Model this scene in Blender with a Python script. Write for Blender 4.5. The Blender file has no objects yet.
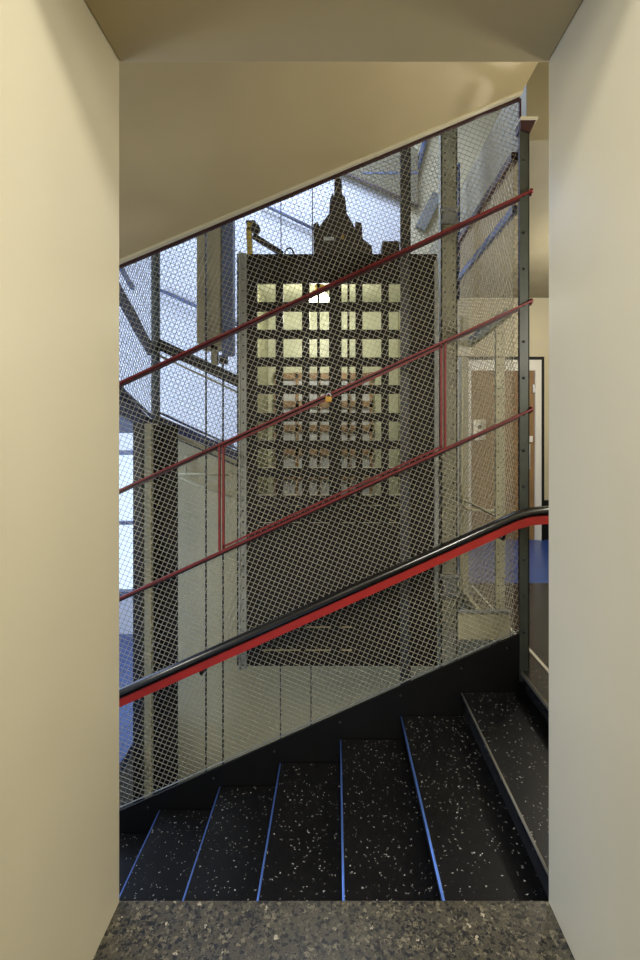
import bpy, bmesh, math, random
from mathutils import Vector, Matrix
random.seed(7)
C = bpy.context.scene.collection
F, CX, CY, H = 500.0, 335.0, 432.0, 1.35
D1, D2 = 1.442, 2.86

def P(px, py, d):                      # the point at depth d (metres along +Y) seen at a photo pixel
    return Vector(((px-CX)/F*d, d, H-(py-CY)/F*d))
def PX(px, d): return (px-CX)/F*d
def PZ(py, d): return H-(py-CY)/F*d

# ------------------------------------------------------------------ materials
def mat(name, col, rough=.5, metal=0., spec=.5, coat=0., emit=None, estr=0.):
    m = bpy.data.materials.new(name); m.use_nodes = True
    b = m.node_tree.nodes['Principled BSDF']
    b.inputs['Base Color'].default_value = (*col, 1)
    b.inputs['Roughness'].default_value = rough
    b.inputs['Metallic'].default_value = metal
    b.inputs['Specular IOR Level'].default_value = spec
    b.inputs['Coat Weight'].default_value = coat
    b.inputs['Coat Roughness'].default_value = .16
    if emit:
        b.inputs['Emission Color'].default_value = (*emit, 1); b.inputs['Emission Strength'].default_value = estr
    return m
def s2l(r, g, b):
    f = lambda c: (c/255/12.92 if c/255 <= .04045 else ((c/255+.055)/1.055)**2.4)
    return (f(r), f(g), f(b))
def noisy(m, scale=3., amt=.12, bump=0., bscale=40., detail=4.):
    nt = m.node_tree; b = nt.nodes['Principled BSDF']
    tc = nt.nodes.new('ShaderNodeTexCoord')
    n = nt.nodes.new('ShaderNodeTexNoise'); n.inputs['Scale'].default_value = scale; n.inputs['Detail'].default_value = detail
    nt.links.new(tc.outputs['Object'], n.inputs['Vector'])
    c = b.inputs['Base Color'].default_value[:3]
    r = nt.nodes.new('ShaderNodeValToRGB')
    r.color_ramp.elements[0].position = .3; r.color_ramp.elements[1].position = .7
    r.color_ramp.elements[0].color = (*[x*(1-amt) for x in c], 1); r.color_ramp.elements[1].color = (*[min(1, x*(1+amt)) for x in c], 1)
    nt.links.new(n.outputs['Fac'], r.inputs['Fac']); nt.links.new(r.outputs['Color'], b.inputs['Base Color'])
    if bump:
        n2 = nt.nodes.new('ShaderNodeTexNoise'); n2.inputs['Scale'].default_value = bscale
        nt.links.new(tc.outputs['Object'], n2.inputs['Vector'])
        bp = nt.nodes.new('ShaderNodeBump'); bp.inputs['Strength'].default_value = bump; bp.inputs['Distance'].default_value = .01
        nt.links.new(n2.outputs['Fac'], bp.inputs['Height']); nt.links.new(bp.outputs['Normal'], b.inputs['Normal'])
    return m
def terrazzo(name, base, chips, scale, rough=.35, thresh=.33, second=None, spec=.5):
    """stone chips: voronoi cells, each cell its own random tone"""
    m = mat(name, base, rough, spec=spec); nt = m.node_tree; b = nt.nodes['Principled BSDF']
    tc = nt.nodes.new('ShaderNodeTexCoord')
    nz = nt.nodes.new('ShaderNodeTexNoise'); nz.inputs['Scale'].default_value = scale*1.3
    nt.links.new(tc.outputs['Object'], nz.inputs['Vector'])
    mx = nt.nodes.new('ShaderNodeMix'); mx.data_type = 'VECTOR'; mx.inputs['Factor'].default_value = .022
    nt.links.new(tc.outputs['Object'], mx.inputs[4]); nt.links.new(nz.outputs['Color'], mx.inputs[5])
    last = None
    def layer(sc, ramp, th):
        v = nt.nodes.new('ShaderNodeTexVoronoi'); v.inputs['Scale'].default_value = sc
        nt.links.new(mx.outputs[1], v.inputs['Vector'])
        sep = nt.nodes.new('ShaderNodeSeparateColor'); nt.links.new(v.outputs['Color'], sep.inputs[0])
        r = nt.nodes.new('ShaderNodeValToRGB'); r.color_ramp.interpolation = 'CONSTANT'
        e = r.color_ramp.elements
        while len(e) < len(ramp): e.new(.5)
        for k, (p, c) in enumerate(ramp): e[k].position = p; e[k].color = (*c, 1)
        nt.links.new(sep.outputs[0], r.inputs['Fac'])
        lt = nt.nodes.new('ShaderNodeMath'); lt.operation = 'LESS_THAN'; lt.inputs[1].default_value = th
        nt.links.new(v.outputs['Distance'], lt.inputs[0])
        return r, lt, sep
    r, lt, sep = layer(scale, chips, thresh)
    mc = nt.nodes.new('ShaderNodeMix'); mc.data_type = 'RGBA'
    mc.inputs[6].default_value = (*base, 1)
    nt.links.new(lt.outputs[0], mc.inputs[0]); nt.links.new(r.outputs['Color'], mc.inputs[7])
    out = mc.outputs[2]
    if second:
        sc, col, frac, th = second
        r2, lt2, sep2 = layer(sc, [(0., col), (frac, col)], th)
        g = nt.nodes.new('ShaderNodeMath'); g.operation = 'LESS_THAN'; g.inputs[1].default_value = frac
        nt.links.new(sep2.outputs[1], g.inputs[0])
        mu = nt.nodes.new('ShaderNodeMath'); mu.operation = 'MULTIPLY'
        nt.links.new(g.outputs[0], mu.inputs[0]); nt.links.new(lt2.outputs[0], mu.inputs[1])
        m2 = nt.nodes.new('ShaderNodeMix'); m2.data_type = 'RGBA'
        nt.links.new(mu.outputs[0], m2.inputs[0]); nt.links.new(out, m2.inputs[6]); nt.links.new(r2.outputs['Color'], m2.inputs[7])
        out = m2.outputs[2]
    nt.links.new(out, b.inputs['Base Color'])
    return m

M = {}
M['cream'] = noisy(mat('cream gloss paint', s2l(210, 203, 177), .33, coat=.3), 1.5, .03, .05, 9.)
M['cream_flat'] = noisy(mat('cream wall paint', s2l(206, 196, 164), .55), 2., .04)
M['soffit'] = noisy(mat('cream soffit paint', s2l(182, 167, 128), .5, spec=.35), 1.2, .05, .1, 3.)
M['fascia'] = noisy(mat('beige plaster', s2l(188, 178, 138), .7), 1.8, .08)
M['white_wall'] = noisy(mat('white plaster', s2l(226, 228, 232), .7), 2., .03)
M['floor'] = terrazzo('grey terrazzo', s2l(66, 62, 49), [(0., s2l(12, 12, 11)), (.38, s2l(40, 37, 29)), (.6, s2l(88, 83, 66)), (.85, s2l(108, 102, 82)), (.985, s2l(160, 152, 130))], 84, .34, .5,
                      second=(210, s2l(16, 16, 14), .42, .42))
M['tread'] = terrazzo('black terrazzo', s2l(11, 11, 12), [(0., s2l(7, 7, 8)), (.4, s2l(17, 17, 18)), (.85, s2l(30, 30, 30))], 150, .36, .42,
                      second=(95, s2l(235, 235, 228), .13, .22), spec=.28)
M['riser'] = noisy(mat('dark riser', s2l(24, 24, 23), .5), 20, .3)
M['landing'] = terrazzo('dark landing terrazzo', s2l(30, 30, 32), [(0., s2l(18, 18, 20)), (.5, s2l(38, 38, 40)), (.9, s2l(66, 66, 66))], 90, .22, .4)
M['daylit_floor'] = noisy(mat('floor with painted blue daylight', s2l(46, 70, 122), .3), 12, .2)  # blue of the daylight on the floor is painted into its colour
M['nosing'] = mat('metal nosing with painted daylight', s2l(92, 128, 200), .28, .5)  # blue daylight reflection painted into the bead colour
M['nosing_top'] = mat('worn nosing', s2l(110, 106, 92), .4)
M['black_steel'] = noisy(mat('black painted steel', s2l(20, 20, 20), .38), 14, .25)
M['post'] = noisy(mat('green grey painted steel', s2l(52, 58, 52), .45), 10, .2)
M['grey_steel'] = noisy(mat('grey galvanised steel', s2l(132, 136, 134), .5, .3), 16, .2)
M['beige_steel'] = noisy(mat('beige painted steel', s2l(168, 164, 134), .5), 12, .15)
M['hole'] = mat('dark hole', (.006, .006, .006), .9)
M['wire'] = noisy(mat('cream grey wire', s2l(158, 153, 134), .42, .15), 30, .12)
M['wire_back'] = noisy(mat('dull grey wire', s2l(108, 106, 98), .5, .3), 30, .15)
M['red'] = noisy(mat('dark red paint', s2l(106, 24, 24), .5), 14, .2)
M['red_bright'] = noisy(mat('bright red strip', s2l(148, 26, 20), .5), 14, .1)
M['maroon'] = mat('maroon edge paint', s2l(52, 22, 28), .45)
M['rubber'] = mat('black gloss handrail', s2l(12, 12, 13), .22, coat=.4)
M['car'] = noisy(mat('brown black car steel', s2l(12, 10, 8), .65, spec=.3), 9, .35)
M['car_in'] = noisy(mat('car interior pale paint', s2l(176, 178, 152), .5), 4, .08)
M['car_brown'] = noisy(mat('varnished brown wood', s2l(134, 106, 76), .45), 12, .25)
M['car_glass'] = mat('frosted pale blue pane', s2l(176, 180, 184), .35)
M['lamp'] = mat('lit lamp', (1, .95, .75), .4, emit=(1., .93, .62), estr=30)
M['brass'] = mat('brass', s2l(150, 118, 52), .4, .7)
M['yellow'] = noisy(mat('worn yellow paint', s2l(190, 160, 40), .5), 50, .5)
M['machine'] = noisy(mat('greasy machinery steel', s2l(34, 27, 20), .6), 20, .5)
M['rope'] = mat('steel rope', s2l(30, 29, 28), .6)
M['timber'] = noisy(mat('weathered beige timber', s2l(160, 146, 108), .65), 5, .2)
M['blue_steel'] = noisy(mat('blue grey steel', s2l(86, 98, 126), .5), 7, .2)
M['navy'] = noisy(mat('navy painted stringer', s2l(34, 44, 76), .45), 8, .3)
M['door'] = noisy(mat('brown door veneer', s2l(138, 106, 62), .5), 3, .2)
M['white_paint'] = mat('white gloss paint', s2l(226, 222, 208), .35)
M['black_paint'] = mat('black gloss paint', s2l(9, 9, 10), .45, spec=.3)
M['chrome'] = mat('brushed steel', s2l(200, 204, 210), .3, .7)
M['strip'] = mat('pale metal strip', s2l(196, 192, 176), .4)
M['glass'] = mat('window glass', (.9, .95, 1.), .05)
g = M['glass'].node_tree.nodes['Principled BSDF']; g.inputs['Transmission Weight'].default_value = 1.; g.inputs['IOR'].default_value = 1.02
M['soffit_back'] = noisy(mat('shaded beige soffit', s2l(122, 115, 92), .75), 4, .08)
M['olive'] = noisy(mat('olive lining', s2l(120, 120, 92), .6), 6, .2)
M['mullion'] = noisy(mat('dark blue grey steel', s2l(44, 48, 54), .42), 10, .2)
M['slab'] = noisy(mat('grey beige concrete paint', s2l(142, 134, 108), .65), 3, .08)

def perforated(name, base, step, r, offs, rough=.5, metal=0.):
    """painted steel with rows of dark punched holes at local x = offs"""
    m = noisy(mat(name, base, rough, metal), 12, .15); nt = m.node_tree; b = nt.nodes['Principled BSDF']
    tc = nt.nodes.new('ShaderNodeTexCoord'); sx = nt.nodes.new('ShaderNodeSeparateXYZ'); nt.links.new(tc.outputs['Object'], sx.inputs[0])
    def mth(op, a, v=None):
        n = nt.nodes.new('ShaderNodeMath'); n.operation = op
        for i, x in enumerate((a, v)):
            if x is None: continue
            if isinstance(x, (int, float)): n.inputs[i].default_value = x
            else: nt.links.new(x, n.inputs[i])
        return n.outputs[0]
    dz = mth('MULTIPLY', mth('SUBTRACT', mth('FRACT', mth('DIVIDE', mth('ADD', sx.outputs['Z'], 50.), step)), .5), step)
    dz2 = mth('MULTIPLY', dz, dz); hole = None
    for o in offs:
        dx = mth('SUBTRACT', sx.outputs['X'], o)
        h = mth('LESS_THAN', mth('ADD', mth('MULTIPLY', dx, dx), dz2), r*r)
        hole = h if hole is None else mth('MAXIMUM', hole, h)
    old = b.inputs['Base Color'].links[0].from_socket
    mx = nt.nodes.new('ShaderNodeMix'); mx.data_type = 'RGBA'; mx.inputs[7].default_value = (.006, .006, .006, 1)
    nt.links.new(hole, mx.inputs[0]); nt.links.new(old, mx.inputs[6]); nt.links.new(mx.outputs[2], b.inputs['Base Color'])
    return m

# ------------------------------------------------------------------ mesh helpers
class MB:
    def __init__(s): s.bm = bmesh.new()
    def box(s, x0, x1, y0, y1, z0, z1):
        bm = s.bm
        v = [bm.verts.new((x, y, z)) for x in (x0, x1) for y in (y0, y1) for z in (z0, z1)]
        for f in ((0,1,3,2),(4,6,7,5),(0,4,5,1),(2,3,7,6),(0,2,6,4),(1,5,7,3)): bm.faces.new([v[i] for i in f])
        return s
    def prism(s, pts, axis, a0, a1):
        """closed polygon pts (two coords each) extruded along 'x','y' or 'z' from a0 to a1"""
        def mk(p, a):
            return {'y': (p[0], a, p[1]), 'x': (a, p[0], p[1]), 'z': (p[0], p[1], a)}[axis]
        A = [s.bm.verts.new(mk(p, a0)) for p in pts]; B = [s.bm.verts.new(mk(p, a1)) for p in pts]
        n = len(pts)
        s.bm.faces.new(A); s.bm.faces.new(B[::-1])
        for i in range(n): s.bm.faces.new((A[i], B[i], B[(i+1) % n], A[(i+1) % n]))
        return s
    def bar(s, p, q, w, h, up=(0,0,1)):
        """rectangular bar from p to q, w across, h along 'up'"""
        p, q = Vector(p), Vector(q); d = (q-p).normalized(); up = Vector(up)
        sx = d.cross(up).normalized(); u = sx.cross(d).normalized()
        R = []
        for c in (p, q):
            R.append([s.bm.verts.new(c + sx*a*w/2 + u*b*h/2) for a, b in ((-1,-1),(1,-1),(1,1),(-1,1))])
        s.bm.faces.new(R[0]); s.bm.faces.new(R[1][::-1])
        for i in range(4): s.bm.faces.new((R[0][i], R[1][i], R[1][(i+1)%4], R[0][(i+1)%4]))
        return s
    def tube(s, pts, r, n=10, cap=True, rs=None):
        pts = [Vector(p) for p in pts]; rings = []
        for i, p in enumerate(pts):
            a = pts[max(i-1, 0)]; b = pts[min(i+1, len(pts)-1)]
            d = (b-a).normalized(); up = Vector((0,0,1)) if abs(d.z) < .95 else Vector((0,1,0))
            x = d.cross(up).normalized(); y = x.cross(d)
            rr = rs[i] if rs else r
            rings.append([s.bm.verts.new(p + (x*math.cos(2*math.pi*k/n) + y*math.sin(2*math.pi*k/n))*rr) for k in range(n)])
        for a, b in zip(rings, rings[1:]):
            for k in range(n):
                f = s.bm.faces.new((a[k], a[(k+1)%n], b[(k+1)%n], b[k])); f.smooth = n > 5
        if cap: s.bm.faces.new(rings[0][::-1]); s.bm.faces.new(rings[-1])
        return s
    def lathe(s, c, prof, n=16, axis='z'):
        """prof: list of (radius, along-axis) from c"""
        c = Vector(c); rings = []
        for r, a in prof:
            ring = []
            for k in range(n):
                t = 2*math.pi*k/n; u, v = r*math.cos(t), r*math.sin(t)
                ring.append(s.bm.verts.new(c + Vector({'z': (u, v, a), 'y': (u, a, v), 'x': (a, u, v)}[axis])))
            rings.append(ring)
        for a, b in zip(rings, rings[1:]):
            for k in range(n):
                f = s.bm.faces.new((a[k], a[(k+1)%n], b[(k+1)%n], b[k])); f.smooth = True
        s.bm.faces.new(rings[0][::-1]); s.bm.faces.new(rings[-1]); return s
def wloc(o):
    v = Vector((0,0,0))
    while o: v += o.location; o = o.parent
    return v
def obj(name, mb, m, parent=None, bevel=0., loc=None):
    bm = mb.bm if isinstance(mb, MB) else mb
    bmesh.ops.recalc_face_normals(bm, faces=bm.faces)
    if parent is None and loc is None:          # a thing of one mesh: origin at the base of its bounding box
        xs = [v.co for v in bm.verts]
        loc = Vector(((min(v.x for v in xs)+max(v.x for v in xs))/2, (min(v.y for v in xs)+max(v.y for v in xs))/2, min(v.z for v in xs)))
    off = wloc(parent) if parent else Vector(loc)
    for v in bm.verts: v.co -= off
    me = bpy.data.meshes.new(name); bm.to_mesh(me); bm.free()
    me.materials.append(m)
    o = bpy.data.objects.new(name, me); C.objects.link(o)
    if parent: o.parent = parent
    else: o.location = off
    if bevel:
        b = o.modifiers.new('bevel', 'BEVEL'); b.width = bevel; b.segments = 2; b.limit_method = 'ANGLE'
    return o
def tag(o, label, cat, group=None):
    o['label'] = label; o['category'] = cat
    if group: o['group'] = group
    return o
def thing(name, loc, label, cat, group=None):
    o = bpy.data.objects.new(name, None); C.objects.link(o); o.location = loc; o.empty_display_size = .1
    return tag(o, label, cat, group)
def struct(name, mb, m, bevel=0.):
    o = obj(name, mb, m, None, bevel); o['kind'] = 'structure'; return o
def box(*a): return MB().box(*a)

# ------------------------------------------------------------------ the opening we look through
XL, XR, ZT = -.62, .614, 2.414
struct('floor', box(-2.4, 2.4, -2.6, D1, -.22, 0), M['floor'], .004)
struct('wall_left', box(-4.2, XL, .77, D1, -3.6, 5.6), M['cream'], .006)
struct('wall_right', box(XR, 3.2, .77, D1, -3.6, 5.6), M['cream'], .006)
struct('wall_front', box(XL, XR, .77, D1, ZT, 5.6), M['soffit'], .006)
struct('ceiling', box(-2.5, 2.5, -2.7, .77, 3.05, 3.15), M['white_paint'])
struct('wall_back', box(-2.5, 2.5, -2.75, -2.65, -.2, 3.1), M['cream'])
struct('wall_left', box(-2.5, -2.4, -2.7, .77, -.2, 3.1), M['cream'])
struct('wall_right', box(2.4, 2.5, -2.7, .77, -.2, 3.1), M['cream'])

# ------------------------------------------------------------------ flight of steps up to the right
RUN, RISE, X0 = .3413, .1328, 1.0588
NS = 8
stair = thing('staircase', (0, 2.1, -1.21), 'flight of black terrazzo steps with worn nosings tinted daylight blue, climbing right below the mesh screen', 'staircase')
YN, YF = D1+.004, D2-.035
for k in range(1, NS+1):
    xn, z = X0-k*RUN, .0108-k*RISE
    last = k == NS
    tr = obj('tread', box(xn, xn+RUN+.03, YN, YF, z-.045, z), M['tread'], stair, .003)
    # rounded nosing bead along the leading edge
    obj('nosing', MB().tube([(xn-.002, YN, z-.006), (xn-.001, YF, z-.006)], .0062, 10), M['nosing' if k > 1 else 'nosing_top'], tr)
    obj('nosing_end', MB().tube([(xn+.006, YF-.006, z-.006), (xn+RUN-.02, YF-.006, z-.006)], .006, 8), M['riser'], tr)
    obj('riser', box(xn+.016, xn+.05, YN, YF, z-RISE, z-.044), M['riser'], stair)
# top riser against the landing
obj('riser', box(X0+.02, X0+.05, YN, YF, -RISE, -.06), M['riser'], stair)
# stringer: a deep black steel plate behind the steps
def zst(px): return PZ(808-(px-120)*.4433, D2)          # top edge of stringer = bottom edge of the mesh
xa, xb = PX(46, D2), PX(527, D2)
obj('stringer', MB().prism([(xa, zst(46)), (xb, zst(527)), (xb, -.30), (xa, zst(46)-.55)], 'y', D2-.03, D2-.016), M['black_paint'], stair)
for px in (150, 215, 275, 340, 400, 460, 505):
    obj('rivet', MB().lathe((PX(px, D2), D2-.03, zst(px)-.05), [(.007, 0), (.006, -.004), (.001, -.006)], 8, 'y'), M['black_steel'], stair)

# landing on the right, at the level of our own floor
struct('floor', MB().prism([(X0, D1), (3.1, D1), (3.1, 4.47), (1.06, 4.47), (1.06, D2-.03), (X0, D2-.03)], 'z', -.06, 0), M['landing'])
struct('floor', box(-.2, 3.1, 4.47, 6.3, -.06, 0), M['daylit_floor'])  # far end of the landing, tinted where blue daylight falls
st = obj('nosing_bead', MB().tube([(X0-.002, YN, -.012), (X0-.002, D2-.04, -.012)], .012, 10), M['nosing_top'], stair)
st.name = 'nosing'
tag(obj('floor_strip', box(1.195, 1.214, 1.6, 4.4, -.002, .004), M['strip']), 'pale metal strip set along the dark landing floor beyond the post', 'floor strip')
struct('floor', box(-4.1, X0-NS*RUN+.02, D1, 6.3, -1.28, -NS*RISE-RISE), M['daylit_floor'])
struct('floor', box(-4.1, 3.1, D1, 6.5, -3.7, -3.6), M['fascia'])

# ------------------------------------------------------------------ shell of the stairwell
struct('wall_left', box(-4.2, -4.1, D1, 6.4, -3.6, 5.6), M['white_wall'])
struct('wall_right', box(3.1, 3.2, D1, 6.4, -3.6, 5.6), M['cream_flat'])
struct('ceiling', box(-4.2, 3.2, D1-.02, 6.5, 5.5, 5.6), M['white_wall'])
# back wall with a window opening on the left and the doorway on the right
BW = 6.3
wx0, wx1, wz0, wz1 = -3.5, -1.85, -.72, 1.12
struct('wall_back', box(-4.1, wx0, BW, BW+.12, -3.6, 5.6), M['white_wall'])
wb = MB().box(wx0, wx1, BW, BW+.12, -3.6, wz0).box(wx0, wx1, BW, BW+.12, wz1, 5.6).box(wx1, .9, BW, BW+.12, -3.6, 5.6)
struct('wall_back', wb, M['white_wall'])
struct('wall_back', box(.9, 3.1, BW, BW+.12, -3.6, 5.6), M['cream_flat'])
wf = struct('window_1', MB().box(wx0, wx0+.06, BW-.01, BW+.1, wz0, wz1).box(wx1-.06, wx1, BW-.01, BW+.1, wz0, wz1)
     .box(wx0, wx1, BW-.01, BW+.1, wz0, wz0+.06).box(wx0, wx1, BW-.01, BW+.1, wz1-.06, wz1)
     .box(-2.95, -2.91, BW, BW+.08, wz0, wz1).box(-2.45, -2.41, BW, BW+.08, wz0, wz1).box(wx0, wx1, BW, BW+.08, .18, .22), M['blue_steel'])
pane = obj('window_pane', box(wx0+.03, wx1-.03, BW+.04, BW+.046, wz0+.03, wz1-.03), M['glass'], wf)

# ------------------------------------------------------------------ upper flight above us: sloping soffit
def zso(px): return PZ(265-(px-120)*.42, D2)
xs0, xs1 = PX(-60, D2), PX(520, D2)
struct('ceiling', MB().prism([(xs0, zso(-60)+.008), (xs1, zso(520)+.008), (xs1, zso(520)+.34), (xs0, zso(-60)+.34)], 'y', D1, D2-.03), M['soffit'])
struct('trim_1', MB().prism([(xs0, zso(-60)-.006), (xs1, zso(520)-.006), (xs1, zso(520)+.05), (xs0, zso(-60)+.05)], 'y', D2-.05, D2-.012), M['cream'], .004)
# landing ceiling on the right with its exposed slab edge
struct('ceiling', box(1.11, 3.1, 2.9, BW, 3.04, 3.5), M['slab'], .004)
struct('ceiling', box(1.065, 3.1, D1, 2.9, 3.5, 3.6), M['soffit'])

# ------------------------------------------------------------------ woven wire
def weave(poly, a1, a2, pitch, r, plane, at):
    """two families of straight wires clipped to a convex polygon; plane 'y' -> (x,z), plane 'x' -> (y,z)"""
    mb = MB(); n = len(poly)
    cx = sum(p[0] for p in poly)/n; cz = sum(p[1] for p in poly)/n
    for fam, ang in enumerate((a1, a2)):
        d = Vector((math.cos(math.radians(ang)), math.sin(math.radians(ang)))); nn = Vector((-d.y, d.x))
        pr = [(Vector(p)-Vector((cx, cz))).dot(nn) for p in poly]
        k = math.ceil(min(pr)/pitch)
        while k*pitch <= max(pr):
            c = k*pitch; k += 1; hits = []
            for i in range(n):
                a, b = Vector(poly[i]), Vector(poly[(i+1) % n]); da, db = pr[i]-c, pr[(i+1) % n]-c
                if da*db < 0: hits.append(a + (b-a)*(da/(da-db)))
            if len(hits) < 2: continue
            u, v = hits[0], hits[1]
            if (u-v).length < .01: continue
            o = at + (r*.9 if fam else -r*.9)
            f3 = (lambda q: (q.x, o, q.y)) if plane == 'y' else (lambda q: (o, q.x, q.y))
            mb.tube([f3(u), f3(v)], r, 5, False)
    return mb

def zm(px, top): return zso(px)-.012 if top else zst(px)+.004
ms = thing('mesh_screen', (PX(300, D2), D2, zst(300)), 'large cream wire mesh screen sloping between the soffit and the black stringer', 'mesh screen')
lx, rx = PX(48, D2), PX(519, D2)
poly = [(lx, zm(48, 0)), (rx, zm(519, 0)), (rx, zm(519, 1)), (lx, zm(48, 1))]
obj('wire_mesh', weave(poly, 67, -22, .0262, .0016, 'y', D2), M['wire'], ms)
obj('top_edge', MB().bar((lx, D2-.002, zm(48, 1)+.004), (rx, D2-.002, zm(519, 1)+.004), .02, .022), M['maroon'], ms)
obj('bottom_edge', MB().bar((lx, D2-.002, zm(48, 0)), (rx, D2-.002, zm(519, 0)), .008, .004), M['grey_steel'], ms)
obj('end_edge', MB().bar((rx+.004, D2, zm(519, 0)), (rx+.004, D2, zm(519, 1)), .02, .012, (1, 0, 0)), M['maroon'], ms)

# ------------------------------------------------------------------ steel post at the head of the screen
pz = PZ(125, D2)
post = thing('steel_post', (PX(522, D2), D2, -.05), 'tall green grey steel post with bolts standing at the head of the steps', 'post')
obj('shaft', MB().box(PX(517.5, D2), PX(527, D2), D2-.035, D2-.028, -.06, pz).box(PX(526, D2), PX(527, D2), D2-.035, D2+.03, -.06, pz), M['post'], post)
obj('cap_bracket', MB().prism([(PX(517.5, D2), pz), (PX(533, D2), pz), (PX(527, D2), pz-.07), (PX(517.5, D2), pz-.05)], 'y', D2-.045, D2+.03), M['maroon'], post)
obj('cap_plate', box(PX(517, D2), PX(534, D2), D2-.06, D2+.03, pz, pz+.012), M['cream'], post)
for i in range(14):
    zz = pz-.22-i*.205
    obj('bolt', MB().lathe((PX(521.5, D2), D2-.035, zz), [(.008, 0), (.007, -.006), (.002, -.008)], 8, 'y'), M['black_steel'], post)

# ------------------------------------------------------------------ red rails on the screen
def rail_y(px, y0, sl): return y0-(px-120)*sl
rails = [('dark red angle rail across the mesh, uppermost of three', 383, .466),
         ('dark red angle rail across the mesh, above the padlocked hatch', 490, .4585),
         ('dark red angle rail across the mesh, nearest above the handrail', 598, .4585)]
DR = D2-.03
for lab, y0, sl in rails:
    t = thing('guard_rail', P(326, rail_y(326, y0, sl), DR), lab, 'rail', 'dark red rails across the mesh screen')
    p, q = P(48, rail_y(48, y0, sl), DR-.012), P(532, rail_y(532, y0, sl), DR-.012)
    obj('rail_bar', MB().bar(p, q, .036, .010), M['red'], t)
    obj('rail_flange', MB().bar(p+Vector((0, .014, -.010)), q+Vector((0, .014, -.010)), .006, .022), M['maroon'], t)
    e = P(531, rail_y(531, y0, sl), DR-.012)
    obj('end_plate', MB().lathe(e+Vector((.0, 0, .002)), [(.016, -.004), (.016, .006), (.012, .009)], 10, 'x'), M['red'], t)
# hatch framed by double red bars between the two lower rails
hp = thing('hatch_frame', P(330, 470, DR), 'dark red double-bar hatch frame set in the wire mesh between two rails', 'hatch')
def hy(px, top): return rail_y(px, 490, .4585)+4.2 if top else rail_y(px, 598, .4585)-4.0
for px in (221.5, 443):
    for dx in (-2.0, 2.0):
        obj('upright', MB().bar(P(px+dx, hy(px, 0)+3, DR), P(px+dx, hy(px, 1)-3, DR), .018, .0115, (1, 0, 0)), M['red'], hp)
for top in (1, 0):
    obj('cross_bar', MB().bar(P(223, hy(223, top), DR), P(442, hy(442, top), DR), .018, .010), M['red'], hp)
pad = thing('padlock', P(329, 398, DR-.03), 'small brass padlock hanging on the red hatch bar', 'padlock')
pc = P(328.6, 399.5, DR-.035)
obj('lock_body', box(pc.x-.019, pc.x+.019, pc.y-.009, pc.y+.009, pc.z-.016, pc.z+.018), M['brass'], pad, .004)
obj('shackle', MB().tube([pc+Vector((.012*math.cos(a), 0, .018+.018*math.sin(a)+(.0))) for a in [math.pi*i/10 for i in range(11)]], .0032, 8), M['chrome'], pad)

# ------------------------------------------------------------------ handrail
DH = 2.74
hr = thing('handrail', P(330, 600, DH), 'black rounded handrail with a red strip beneath, rising along the mesh screen', 'handrail')
def hz(px): return 693.5-(px-120)*.4475
hpts = [P(px, hz(px), DH) for px in (46, 120, 330, 500, 516)] + [P(523, 514.2, DH), P(530, 512.2, DH), P(546, 510.8, DH), P(566, 510.4, DH)]
obj('grip', MB().tube(hpts, .027, 14), M['rubber'], hr)
rp = [p-Vector((0, 0, .048)) for p in hpts]
sb = MB().prism([(p.x, p.z+.023) for p in rp]+[(p.x, p.z-.022) for p in rp[::-1]], 'y', DH-.015, DH+.015)
obj('red_strip', sb, M['red_bright'], hr)
for px in (200, 360, 505):
    c = P(px, hz(px)+12, DH)
    obj('bracket', MB().tube([c+Vector((0, .0, -.005)), c+Vector((0, .03, -.04)), Vector((c.x, D2-.01, c.z-.04))], .008, 8), M['black_steel'], hr)

# ------------------------------------------------------------------ lift shaft
SX0, SX1, SB = -1.65, 1.05, 4.58
def corner_post(px, d, w, m, label, z0, z1, dep=.05, name='shaft_post'):
    x = PX(px, d)
    return tag(obj(name, MB().box(x-w/2, x+w/2, d, d+.008, z0, z1).box(x+w/2-.008, x+w/2, d, d+dep, z0, z1), m), label, 'post')
corner_post(154.8, SB, .066, M['post'], 'dark steel post at the far left corner of the lift shaft', 1.35, 4.4)
corner_post(405.5, 2.98, .062, M['mullion'], 'dark blue grey steel post standing in front of the right part of the lift car', -.9, 3.1)
# left flight of the turn above us and its rail
lf = thing('stair_flight', (SX0-.5, 3.8, 1.3), 'dark stair flight beyond the left side of the shaft, seen from below', 'stair flight')
obj('stringer', MB().prism([(2.9, 2.02), (4.62, 1.45), (4.62, 1.33), (2.9, 1.70)], 'x', SX0-.05, SX0-.03), M['navy'], lf)
obj('soffit', MB().prism([(2.9, 1.86), (4.62, 1.40), (4.62, 1.34), (2.9, 1.76)], 'x', SX0-1.1, SX0-.06), M['blue_steel'], lf)
lr = obj('handrail', MB().bar((SX0-.03, 2.9, 2.93), (SX0-.03, 4.56, 2.09), .04, .10), M['navy'], lf)
obj('handrail', MB().bar((SX0-.25, 2.9, 3.42), (SX0-.25, 4.7, 2.70), .03, .04), M['blue_steel'], lf)
# back flight
bf = thing('stair_flight', (-.3, SB+.6, .2), 'back stair flight behind the lift shaft dropping to the right, with navy stringer', 'stair flight')
def zb(x): return 1.49-.455*(x-SX0)
obj('stringer', MB().prism([(SX0-.02, zb(SX0)+.03), (1.0, zb(1.0)+.03), (1.0, zb(1.0)-.06), (SX0-.02, zb(SX0)-.06)], 'y', SB+.05, SB+.08), M['navy'], bf)
obj('string_bead', MB().prism([(SX0-.02, zb(SX0)-.1), (1.0, zb(1.0)-.1), (1.0, zb(1.0)-.115), (SX0-.02, zb(SX0)-.115)], 'y', SB+.035, SB+.05), M['post'], bf)
obj('handrail', MB().bar((SX0, SB+.05, 2.17), (1.0, SB+.05, 2.17-.47*2.65), .04, .1), M['black_steel'], bf)
obj('rail_edge', MB().bar((SX0, SB+.05, 2.07), (1.0, SB+.05, 2.07-.47*2.65), .02, .018), M['fascia'], bf)
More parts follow.
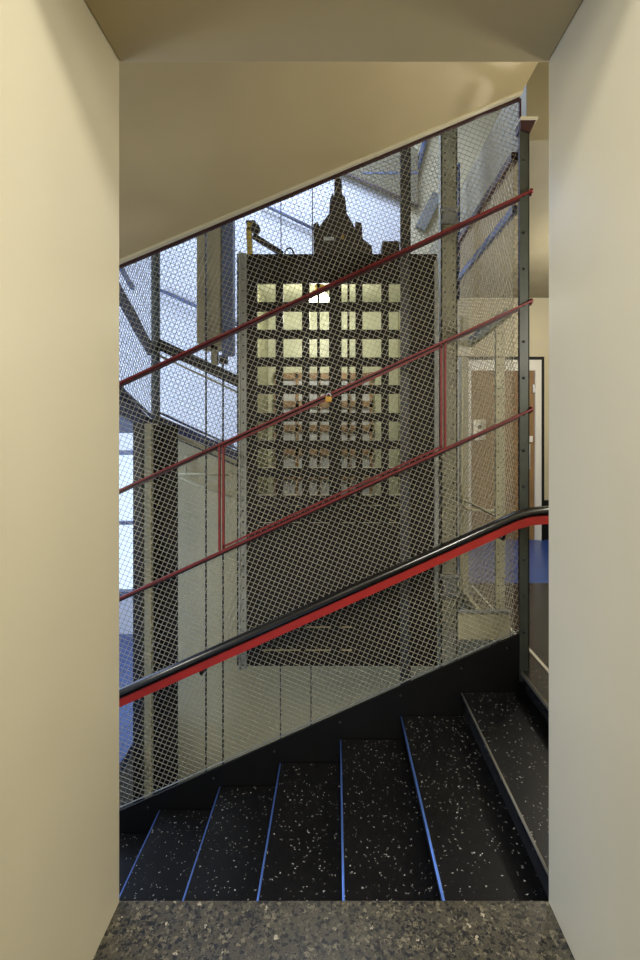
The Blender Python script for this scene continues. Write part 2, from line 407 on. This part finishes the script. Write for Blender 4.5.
for i in range(8):
    x = -1.5+i*.32
    obj('step', box(x, x+.33, SB+.08, SB+1.2, zb(x+.3)-.12, zb(x+.3)-.02), M['landing'], bf)
# plaster below the back flight
struct('wall_back', MB().prism([(-1.62, zb(-1.62)-.06), (1.04, zb(1.04)-.06), (1.04, -3.6), (-1.62, -3.6)], 'y', SB+.06, SB+.14), M['fascia'])
# wall-side handrails on the white back wall
for (a, b, lab) in (((160, 290), (245, 328), 'thin grey wall rail on the white wall left of the counterweight'),
                    ((262, 204), (316, 230), 'thin wall rail on the pale wall above the lift car')):
    p, q = P(*a, BW-.06), P(*b, BW-.06)
    tag(obj('wall_rail', MB().tube([p, q], .022, 8).tube([p, p+Vector((0, .07, 0))], .012, 6).tube([q, q+Vector((0, .07, 0))], .012, 6), M['blue_steel']), lab, 'rail')
# upper back flight: pale soffit that stops short of the right side
UD = 6.2
uf = thing('stair_flight', (PX(390, UD), UD, PZ(206, UD)), 'beige soffit of the next stair flight high behind the shaft', 'stair flight')
xe, xl = PX(418, UD), PX(250, UD)
def zu(x): return PZ(206, UD)+.45*(xe-x)
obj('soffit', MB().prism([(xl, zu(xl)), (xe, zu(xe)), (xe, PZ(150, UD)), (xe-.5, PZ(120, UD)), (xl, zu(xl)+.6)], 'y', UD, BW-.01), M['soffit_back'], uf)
obj('edge_bead', MB().bar((xl, UD-.005, zu(xl)), (xe, UD-.005, zu(xe)), .02, .025), M['maroon'], uf)
obj('joint_line', box(PX(362, UD), xe, UD-.006, UD, PZ(174, UD), PZ(172, UD)), M['blue_steel'], uf)
tag(obj('stair_beam', MB().bar(P(437, 195, BW-.04), P(420, 229, BW-.04), .07, .13, (1, 0, 0)), M['grey_steel']), 'short slanted grey beam above the right end of the lift car', 'beam')
tag(obj('pipe', MB().tube([P(412, 190, BW-.05), P(428, 130, BW-.05)], .035, 8), M['blue_steel']), 'slanted blue pipe beside the upper stair soffit', 'pipe')

# enclosing screens on the other sides of the shaft
sl = thing('mesh_screen', (SX0, 3.7, 1.4), 'wire mesh screen closing the left side of the lift shaft', 'mesh screen')
obj('wire_mesh', weave([(2.95, 1.95), (4.56, 1.45), (4.56, 3.9), (2.95, 3.9)], 60, -30, .034, .0022, 'x', SX0), M['wire_back'], sl)
obj('edge_bar', MB().bar((SX0, 2.95, 1.97), (SX0, 4.56, 1.47), .02, .02), M['navy'], sl)
obj('corner_upright', MB().box(SX0-.04, SX0+.02, D2+.02, D2+.03, -1.195, 3.9).box(SX0-.04, SX0-.03, D2+.03, D2+.08, -1.195, 3.9), M['post'], sl)
sbk = thing('mesh_screen', (-.3, SB, 1.), 'wire mesh screen closing the back of the lift shaft, behind the car', 'mesh screen')
obj('wire_mesh', weave([(SX0+.03, zb(SX0)+.04), (1.0, zb(1.0)+.04), (1.0, 3.9), (SX0+.03, 3.9)], 45-24, -45-24, .034, .0018, 'y', SB+.02), M['wire_back'], sbk)
obj('edge_bar', MB().bar((SX0+.03, SB+.02, zb(SX0)+.04), (1.0, SB+.02, zb(1.0)+.04), .02, .02), M['navy'], sbk)
sr = thing('mesh_screen', (SX1, 3.7, 0), 'wire mesh screen and gate closing the landing side of the lift shaft', 'mesh screen')
obj('wire_mesh', weave([(2.93, .02), (4.56, .02), (4.56, 2.95), (2.93, 2.95)], 60, -30, .034, .0021, 'x', SX1), M['wire'], sr)
obj('top_rail', MB().bar((SX1, 2.92, 2.65), (SX1, 4.56, 2.65), .03, .05), M['blue_steel'], sr)
obj('head_rail', MB().bar((SX1, 2.92, 2.96), (SX1, 4.56, 2.96), .04, .05), M['maroon'], sr)
obj('bottom_rail', MB().bar((SX1, 2.92, .03), (SX1, 4.56, .03), .03, .06), M['beige_steel'], sr)
gx = PX(500, 3.18)
obj('gate_post', box(gx-.028, gx+.028, 3.17, 3.2, 0, PZ(330, 3.18)), perforated('perforated beige post', s2l(168, 164, 134), .05, .0045, (gx-SX1-.014, gx-SX1+.014)), sr)
gx2 = PX(464, 4.1)
obj('gate_post', box(gx2-.035, gx2+.035, 4.09, 4.12, -.02, PZ(316, 4.1)), M['beige_steel'], sr)
obj('gate_head', MB().bar((SX1, 3.0, PZ(318, 3.18)), (SX1, 4.15, PZ(318, 3.18)-.06), .03, .05), M['beige_steel'], sr)
obj('mid_bar', MB().bar((SX1, 3.0, .80), (SX1, 4.15, .80), .015, .012), M['beige_steel'], sr)
obj('brace', MB().bar(P(470, 341, 3.9), P(500, 318, 3.2), .03, .05), M['post'], sr)

# guide rail column on the right of the car
gd = 3.75
gr = thing('guide_rail', (PX(449, gd), gd, -1.2), 'tall beige perforated guide column to the right of the lift car', 'guide rail')
xg0, xg1 = PX(441, gd), PX(457.5, gd)
col = obj('column', MB().box(xg0, xg1, gd, gd+.01, -1.2, 4.2).box(xg0, xg0+.01, gd, gd+.09, -1.2, 4.2).box(xg1-.01, xg1, gd, gd+.09, -1.2, 4.2), perforated('perforated beige column', s2l(146, 144, 122), .055, .006, (xg0+.03-PX(449, gd), xg1-.03-PX(449, gd))), gr)
for zc, hh in ((PZ(585, gd), .16), (PZ(217, gd), .12)):
    obj('splice_bracket', MB().box(xg0-.012, xg1+.012, gd-.03, gd, zc-hh/2, zc-hh/2+.025).box(xg0-.012, xg1+.012, gd-.03, gd, zc+hh/2-.025, zc+hh/2).box(xg0+.01, xg1-.01, gd-.015, gd, zc-hh/2, zc+hh/2), M['grey_steel'], gr, .004)
tag(obj('conduit', MB().tube([P(458.5, 164, 4.2), P(458.5, 300, 4.2)], .014, 8).tube([P(458.5, 164, 4.2), P(453, 182, 4.2)], .012, 8), M['navy']), 'thin blue conduit running down beside the guide column near the soffit', 'conduit')
cp = [P(461.5, 352, 3.95)]+[P(461.5, 490, 3.95), P(462, 500, 3.95), P(464, 506, 3.95), P(468, 509.5, 3.95), P(474, 510.5, 3.95), P(494, 510.5, 3.95)]
tag(obj('conduit', MB().tube(cp, .012, 8), M['beige_steel']), 'pale conduit dropping from a white box and curving right at its foot', 'conduit')
jb = P(463.5, 348, 3.9)
jt = thing('junction_box', jb, 'white junction box at the right of the guide column, level with the door head', 'junction box')
obj('box_body', box(jb.x-.07, jb.x+.07, jb.y-.03, jb.y+.03, jb.z-.07, jb.z+.07), M['white_paint'], jt, .008)
obj('box_cover', box(jb.x-.055, jb.x+.055, jb.y-.036, jb.y-.03, jb.z-.055, jb.z+.055), M['white_paint'], jt, .003)
sp = P(479, 430, 3.3)
sw = thing('switch_plate', sp, 'small pale control plate on the landing gate, before the brown door', 'control plate')
obj('plate', box(sp.x-.042, sp.x+.042, sp.y-.012, sp.y+.012, sp.z-.068, sp.z+.068), M['white_paint'], sw, .006)
for dz in (-.03, .02): obj('button', MB().lathe((sp.x, sp.y-.012, sp.z+dz), [(.012, 0), (.012, -.006), (.008, -.009)], 10, 'y'), M['post'], sw)
sl0 = P(458, 612, 3.02); sl1 = P(510, 640, 3.02)
kp = thing('kick_plate', (sl0.x+.15, 3.02, sl1.z), 'cream metal plate low behind the mesh beside the post foot', 'plate')
obj('plate', box(sl0.x, sl1.x, 3.02, 3.03, sl1.z, sl0.z), M['beige_steel'], kp, .003)
obj('top_lip', box(sl0.x, sl1.x, 3.0, 3.03, sl0.z, sl0.z+.012), M['grey_steel'], kp)

# left corner of the shaft below the flights
tag(obj('shaft_post', MB().box(PX(133, 4.0), PX(141.5, 4.0), 4.0, 4.06, -1.9, 1.42), M['black_steel']), 'black steel post beside the blue-lit landing at the far left', 'post')
tag(obj('shaft_pilaster', box(PX(141.5, 4.1), PX(151, 4.1), 4.1, 4.28, -1.9, 1.42), M['fascia'], None, .004), 'slim beige pilaster between two dark posts at far left', 'pilaster')
tag(obj('shaft_channel_and_shade', MB().box(PX(151, 4.1)+.002, PX(172, 4.15), 4.3, 4.31, -1.9, PZ(425, 4.3)).box(PX(151, 4.1)+.002, PX(151, 4.1)+.012, 4.15, 4.3, -1.9, PZ(425, 4.3)), M['car']), 'broad dark channel, partly standing in for shadow, right of the slim beige pilaster', 'channel')  # dark sheet also stands in for the soft shadow on the wall
tag(obj('wall_bracket', MB().tube([P(178, 474, SB+.02), P(232, 474, SB+.02)], .012, 6).tube([P(186, 474, SB+.02), P(186, 456, SB+.02)], .012, 6)
    .tube([P(180, 478, SB+.02), P(232, 497, SB+.02)], .009, 6), M['fascia']), 'thin pipe bracket on the beige plaster below the counterweight', 'bracket')

# ------------------------------------------------------------------ counterweight and ropes
cw = 4.05
ct = thing('counterweight', P(215, 362, cw), 'pale timber faced counterweight hanging to the left of the lift car', 'counterweight')
obj('weight_block', MB().box(PX(196.5, cw), PX(205, cw), cw, cw+.12, PZ(343, cw), 3.4).box(PX(206.5, cw), PX(221, cw), cw-.02, cw+.12, PZ(345, cw), 3.4), M['timber'], ct, .006)
obj('side_plate', MB().prism([(cw-.01, PZ(357, cw)), (cw+.09, PZ(354, cw)), (cw+.09, 3.4), (cw-.01, 3.4)], 'x', PX(222, cw), PX(233, cw)), M['blue_steel'], ct)
obj('guide_shoe', MB().box(PX(211, cw), PX(217, cw), cw, cw+.06, PZ(364, cw), PZ(345, cw)).box(PX(203, cw), PX(222, cw), cw, cw+.08, PZ(350, cw), PZ(343, cw)), M['timber'], ct)
obj('guide_shoe', MB().box(PX(219, cw), PX(226, cw), cw, cw+.08, PZ(363, cw), PZ(355, cw)), M['machine'], ct)
def rope(px, d, z0, z1, r, lab): tag(obj('hoist_rope', MB().tube([(PX(px, d), d, z0), (PX(px, d), d, z1)], r, 7), M['rope']), lab, 'rope', 'steel ropes in the lift shaft')
rope(206, 3.98, -1.9, 3.6, .0075, 'dark vertical steel rope passing in front of the timber counterweight')
rope(223, 4.05, -1.9, PZ(363, 4.05), .0075, 'dark vertical steel rope hanging below the counterweight')
rope(281, 3.9, PZ(254, 3.2)+.01, 3.9, .004, 'thin vertical wire above the left half of the lift car')
rope(312.5, 3.9, PZ(254, 3.2)+.01, 3.9, .004, 'thin vertical wire just left of the hoist machinery on the car')
rope(280.5, 3.9, -1.9, -.2, .005, 'thin dark cable hanging below the lift car, left of its mate')
rope(311, 3.9, -1.9, -.2, .005, 'thin dark cable hanging below the middle of the lift car')

# ------------------------------------------------------------------ lift car
cd = 3.2; cb = 4.25
def cX(px): return PX(px, cd)
def cZ(py): return PZ(py, cd)
car = thing('lift_car', (0, 3.7, cZ(666)), 'dark open-lattice lift car with a lit interior, standing in the shaft', 'lift car')
cols = [(257, 275.6), (283, 302), (309.3, 329), (335.6, 355.6), (362.5, 381.5), (388.8, 408)]
rows = [(283+27.7*i, 302+27.7*i) for i in range(9)]
ox0, ox1, oy0, oy1 = 237, 437, 256, 666
xsv = [ox0]+[v for c in cols for v in c]+[ox1]
ysv = [oy0]+[v for r in rows for v in r]+[oy1]
lb = bmesh.new(); grid = [[lb.verts.new((cX(x), cd, cZ(y))) for y in ysv] for x in xsv]
for i in range(len(xsv)-1):
    for j in range(len(ysv)-1):
        if not (i % 2 and j % 2): lb.faces.new((grid[i][j], grid[i][j+1], grid[i+1][j+1], grid[i+1][j]))
ext = bmesh.ops.extrude_face_region(lb, geom=lb.faces[:])
bmesh.ops.translate(lb, verts=[v for v in ext['geom'] if isinstance(v, bmesh.types.BMVert)], vec=(0, .03, 0))
obj('lattice_panel', lb, M['car'], car)
for r in rows:
    obj('ledge_strip', box(cX(256), cX(409), cd+.031, cd+.05, cZ(r[1])-.02, cZ(r[1])+.002), M['strip'], car)
obj('side_panel', box(cX(437)-.03, cX(437), cd+.03, cb, cZ(666), cZ(256)), M['car'], car)
obj('side_panel', box(cX(237), cX(237)+.03, cd+.03, cb, cZ(666), cZ(256)), M['car'], car)
obj('car_roof', box(cX(237), cX(437), cd, cb, cZ(256), cZ(254)), M['car'], car)
obj('car_floor', box(cX(237), cX(437), cd+.03, cb, cZ(666), cZ(650)), M['car'], car)
obj('inner_lining', MB().box(cX(247)-.01, cX(247), cd+.05, cb-.03, cZ(650), cZ(259)).box(cX(418), cX(418)+.01, cd+.05, cb-.03, cZ(650), cZ(259)), M['olive'], car)
obj('inner_ceiling', box(cX(237)+.04, cX(437)-.04, cd+.04, cb-.03, cZ(262), cZ(258)), M['car_in'], car)
rear = obj('rear_panel', box(cX(237), cX(437), cb-.03, cb, cZ(666), cZ(254)), M['car_in'], car)
# kick panel hides the floor part of the car
obj('kick_panel', box(cX(250), cX(424), cd+.034, cd+.045, cZ(655), cZ(507)), M['car'], car)
for py in (627, 650):
    for u, v in ((262, 300), (306, 352)): obj('kick_line', box(cX(u), cX(v), cd-.004, cd, cZ(py+.6), cZ(py-.6)), M['timber'], car)
# rear gate of brown framed panes
rg = MB(); rb = cb-.06
for px in (276, 297, 319, 338, 349, 371): rg.box(PX(px-1.6, rb), PX(px+1.6, rb), rb, rb+.02, PZ(540, rb), PZ(372, rb))
for py in (376, 404, 428, 452, 476, 500): rg.box(PX(274, rb), PX(373, rb), rb, rb+.02, PZ(py+3.2, rb), PZ(py-3.2, rb))
obj('rear_gate', rg, M['car_brown'], rear)
obj('rear_pane', box(PX(278, rb), PX(371, rb), rb+.02, rb+.028, PZ(540, rb), PZ(378, rb)), M['car_glass'], rear)
st = MB().box(cX(331), cX(334.5), cd-.03, cd, cZ(650), cZ(262)).box(cX(337.5), cX(341.5), cd-.03, cd, cZ(650), cZ(262)).box(cX(331), cX(341.5), cd-.012, cd, cZ(650), cZ(262))
obj('centre_stile', st, M['car'], car)
obj('gate_bar', MB().box(cX(316.8), cX(319.5), cd+.05, cd+.07, cZ(510), cZ(258)).box(cX(347.6), cX(349.8), cd+.05, cd+.07, cZ(510), cZ(258)), M['car'], car)
ea = obj('edge_angle', MB().box(cX(240), cX(246.8), cd-.02, cd, cZ(668), cZ(254)).box(cX(240), cX(241.2), cd-.05, cd, cZ(668), cZ(254)), perforated('perforated grey angle', s2l(150, 154, 150), .07, .006, (cX(243.8),), .5, .2), car)
obj('edge_angle', box(cX(434), cX(437.5), cd-.02, cd, cZ(600), cZ(262)), M['grey_steel'], car)
lc = P(319.5, 299, 3.6)
lamp = obj('ceiling_lamp', MB().lathe(lc+Vector((0, 0, -.05)), [(.015, -.02), (.055, -.006), (.075, .03), (.065, .07), (.03, .1)], 16), M['lamp'], car)
obj('lamp_holder', MB().lathe(lc+Vector((0, 0, .05)), [(.03, 0), (.03, cZ(262)-lc.z-.05)], 12), M['brass'], lamp)
# hoist machinery on the roof
md = 3.6; zr = cZ(254)
def mX(px): return PX(px, md)
def mZ(py): return PZ(py, md)
mm = MB()
mm.prism([(mX(px), zr+.002 if py is None else mZ(py)) for px, py in ((314, None), (314, 230), (318, 227.5), (320, 232), (329, 220), (347, 220), (354, 233), (355, 227), (361, 229), (362, 244), (371, 251), (372, None))], 'y', md-.1, md+.12)
mach = obj('crosshead', mm, M['machine'], car)
obj('rope_hitch', MB().prism([(mX(px), mZ(py)) for px, py in ((329, 220.5), (330, 203), (332.5, 196), (334, 200), (334.5, 182), (341.5, 182), (342, 198), (345, 200), (347, 220.5))], 'y', md-.05, md+.05), M['machine'], car)
obj('hitch_rope', MB().tube([(mX(337.5), md, mZ(182)), (mX(337.5), md, 4.4)], .016, 8), M['timber'], car)
obj('hitch_plate', box(mX(324), mX(334), md-.112, md-.1, mZ(246), mZ(243)), M['chrome'], car)
obj('hitch_plate', box(mX(341), mX(344), md-.112, md-.1, mZ(245), mZ(241)), M['brass'], car)
obj('switch_box', box(mX(381), mX(398), md-.1, md+.05, zr, mZ(246)), M['machine'], car, .006)
lv = obj('stop_lever', MB().bar((mX(251), md, zr), (mX(249), md, mZ(229)), .05, .035, (1, 0, 0)).bar((mX(249), md, mZ(231)), (mX(251), md, mZ(222)), .05, .03, (1, 0, 0)), M['yellow'], car)
obj('lever_head', MB().lathe((mX(255.5), md, mZ(229)), [(.02, -.03), (.034, -.02), (.034, .02), (.02, .03)], 12, 'y').box(mX(246.5), mX(256), md-.03, md+.03, mZ(224), mZ(222)), M['machine'], lv)
obj('lever_arm', MB().bar((mX(253.5), md, mZ(236)), (mX(282), md, mZ(254)), .04, .036), M['machine'], lv)
obj('cable_loop', MB().tube([(mX(289+4.5*math.cos(a)), md+.02, mZ(254-7*math.sin(a))) for a in [math.pi*i/10 for i in range(11)]], .006, 6), M['machine'], car)

# ------------------------------------------------------------------ door across the landing
dr = struct('door_1', box(PX(470, BW), PX(533.5, BW), BW-.03, BW, 0.0, PZ(371, BW)), M['door'])
fr = MB().box(PX(464, BW), PX(470, BW), BW-.06, BW, 0, PZ(371, BW)).box(PX(533.5, BW), PX(539.6, BW), BW-.06, BW, 0, PZ(371, BW)).box(PX(464, BW), PX(539.6, BW), BW-.06, BW, PZ(371, BW), PZ(360.5, BW))
obj('door_frame', fr, M['white_paint'], dr)
obj('architrave', MB().box(PX(539.6, BW), PX(542, BW), BW-.07, BW, 0, PZ(360.5, BW)).box(PX(461.5, BW), PX(464, BW), BW-.07, BW, 0, PZ(360.5, BW)).box(PX(461.5, BW), PX(542, BW), BW-.07, BW, PZ(360.5, BW), PZ(357.5, BW)), M['black_paint'], dr)
obj('push_plate', box(PX(526, BW), PX(529, BW), BW-.04, BW-.03, PZ(469, BW), PZ(444, BW)), M['chrome'], dr)
obj('door_lock', box(PX(527.5, BW), PX(531, BW), BW-.06, BW-.03, PZ(442, BW), PZ(436, BW)), M['white_paint'], dr)
obj('door_hinge', box(PX(531.5, BW), PX(534, BW), BW-.05, BW-.028, PZ(393, BW), PZ(385, BW)), M['chrome'], dr)
struct('baseboard_back', box(PX(542.2, BW), 3.1, BW-.03, BW, 0, PZ(500, BW)-.0), M['black_paint'])

# ------------------------------------------------------------------ light
def area(name, loc, target, size, power, col, sy=None):
    l = bpy.data.lights.new(name, 'AREA'); l.energy = power; l.color = col; l.size = size
    if sy: l.shape = 'RECTANGLE'; l.size_y = sy
    o = bpy.data.objects.new(name, l); C.objects.link(o); o.location = loc
    o.rotation_euler = (Vector(target)-Vector(loc)).to_track_quat('-Z', 'Y').to_euler(); return o
WARM = (1., .95, .86)
def point(name, loc, power, col, rad=.12):
    l = bpy.data.lights.new(name, 'POINT'); l.energy = power; l.color = col; l.shadow_soft_size = rad
    o = bpy.data.objects.new(name, l); C.objects.link(o); o.location = loc; return o
area('room_light', (.0, -1.0, 2.95), (.1, .6, .8), 1.2, 105, WARM)
area('room_key', (.25, -.12, 3.0), (0, .6, 1.), .22, 34, WARM)
point('landing_light', (1.75, 2.0, 2.0), 40, WARM, .15)
point('stairwell_fill', (-1.9, 2.0, .9), 20, WARM, .2)  # unseen fill added behind the left jamb to brighten mesh, plaster and treads
point('corridor_light', (2.35, 4.3, 2.35), 50, (1., .94, .84), .15)
area('daylight_left', (-3.9, 4.2, 1.9), (-.6, 5.2, 1.9), 2.4, 150, (.58, .72, 1.), 2.6)
area('daylight_low', (-3.95, 2.6, -.1), (0, 2.3, -.6), 1.2, 35, (.3, .5, 1.), 1.4)
area('daylight_top', (-.4, 5.0, 5.4), (-.2, 5.6, 1.5), 2.2, 165, (.6, .72, 1.))
pl = bpy.data.lights.new('car_light', 'POINT'); pl.energy = 17; pl.color = (1., .99, .9); pl.shadow_soft_size = .05
po = bpy.data.objects.new('car_light', pl); C.objects.link(po); po.location = lc+Vector((0, 0, -.1))
w = bpy.data.worlds.new('World'); bpy.context.scene.world = w; w.use_nodes = True
w.node_tree.nodes['Background'].inputs['Color'].default_value = (.62, .76, 1., 1)
w.node_tree.nodes['Background'].inputs['Strength'].default_value = 1.4

# ------------------------------------------------------------------ camera
cam = bpy.data.cameras.new('camera'); co = bpy.data.objects.new('camera', cam); C.objects.link(co)
co.location = (0, 0, H); co.rotation_euler = (math.pi/2, 0, 0)
cam.sensor_fit = 'AUTO'; cam.sensor_width = 36; cam.lens = F/960*36
cam.shift_x = -15/960; cam.shift_y = -48/960; cam.clip_start = .02
sc = bpy.context.scene; sc.camera = co
sc.view_settings.view_transform = 'Standard'; sc.view_settings.look = 'None'; sc.view_settings.exposure = .18
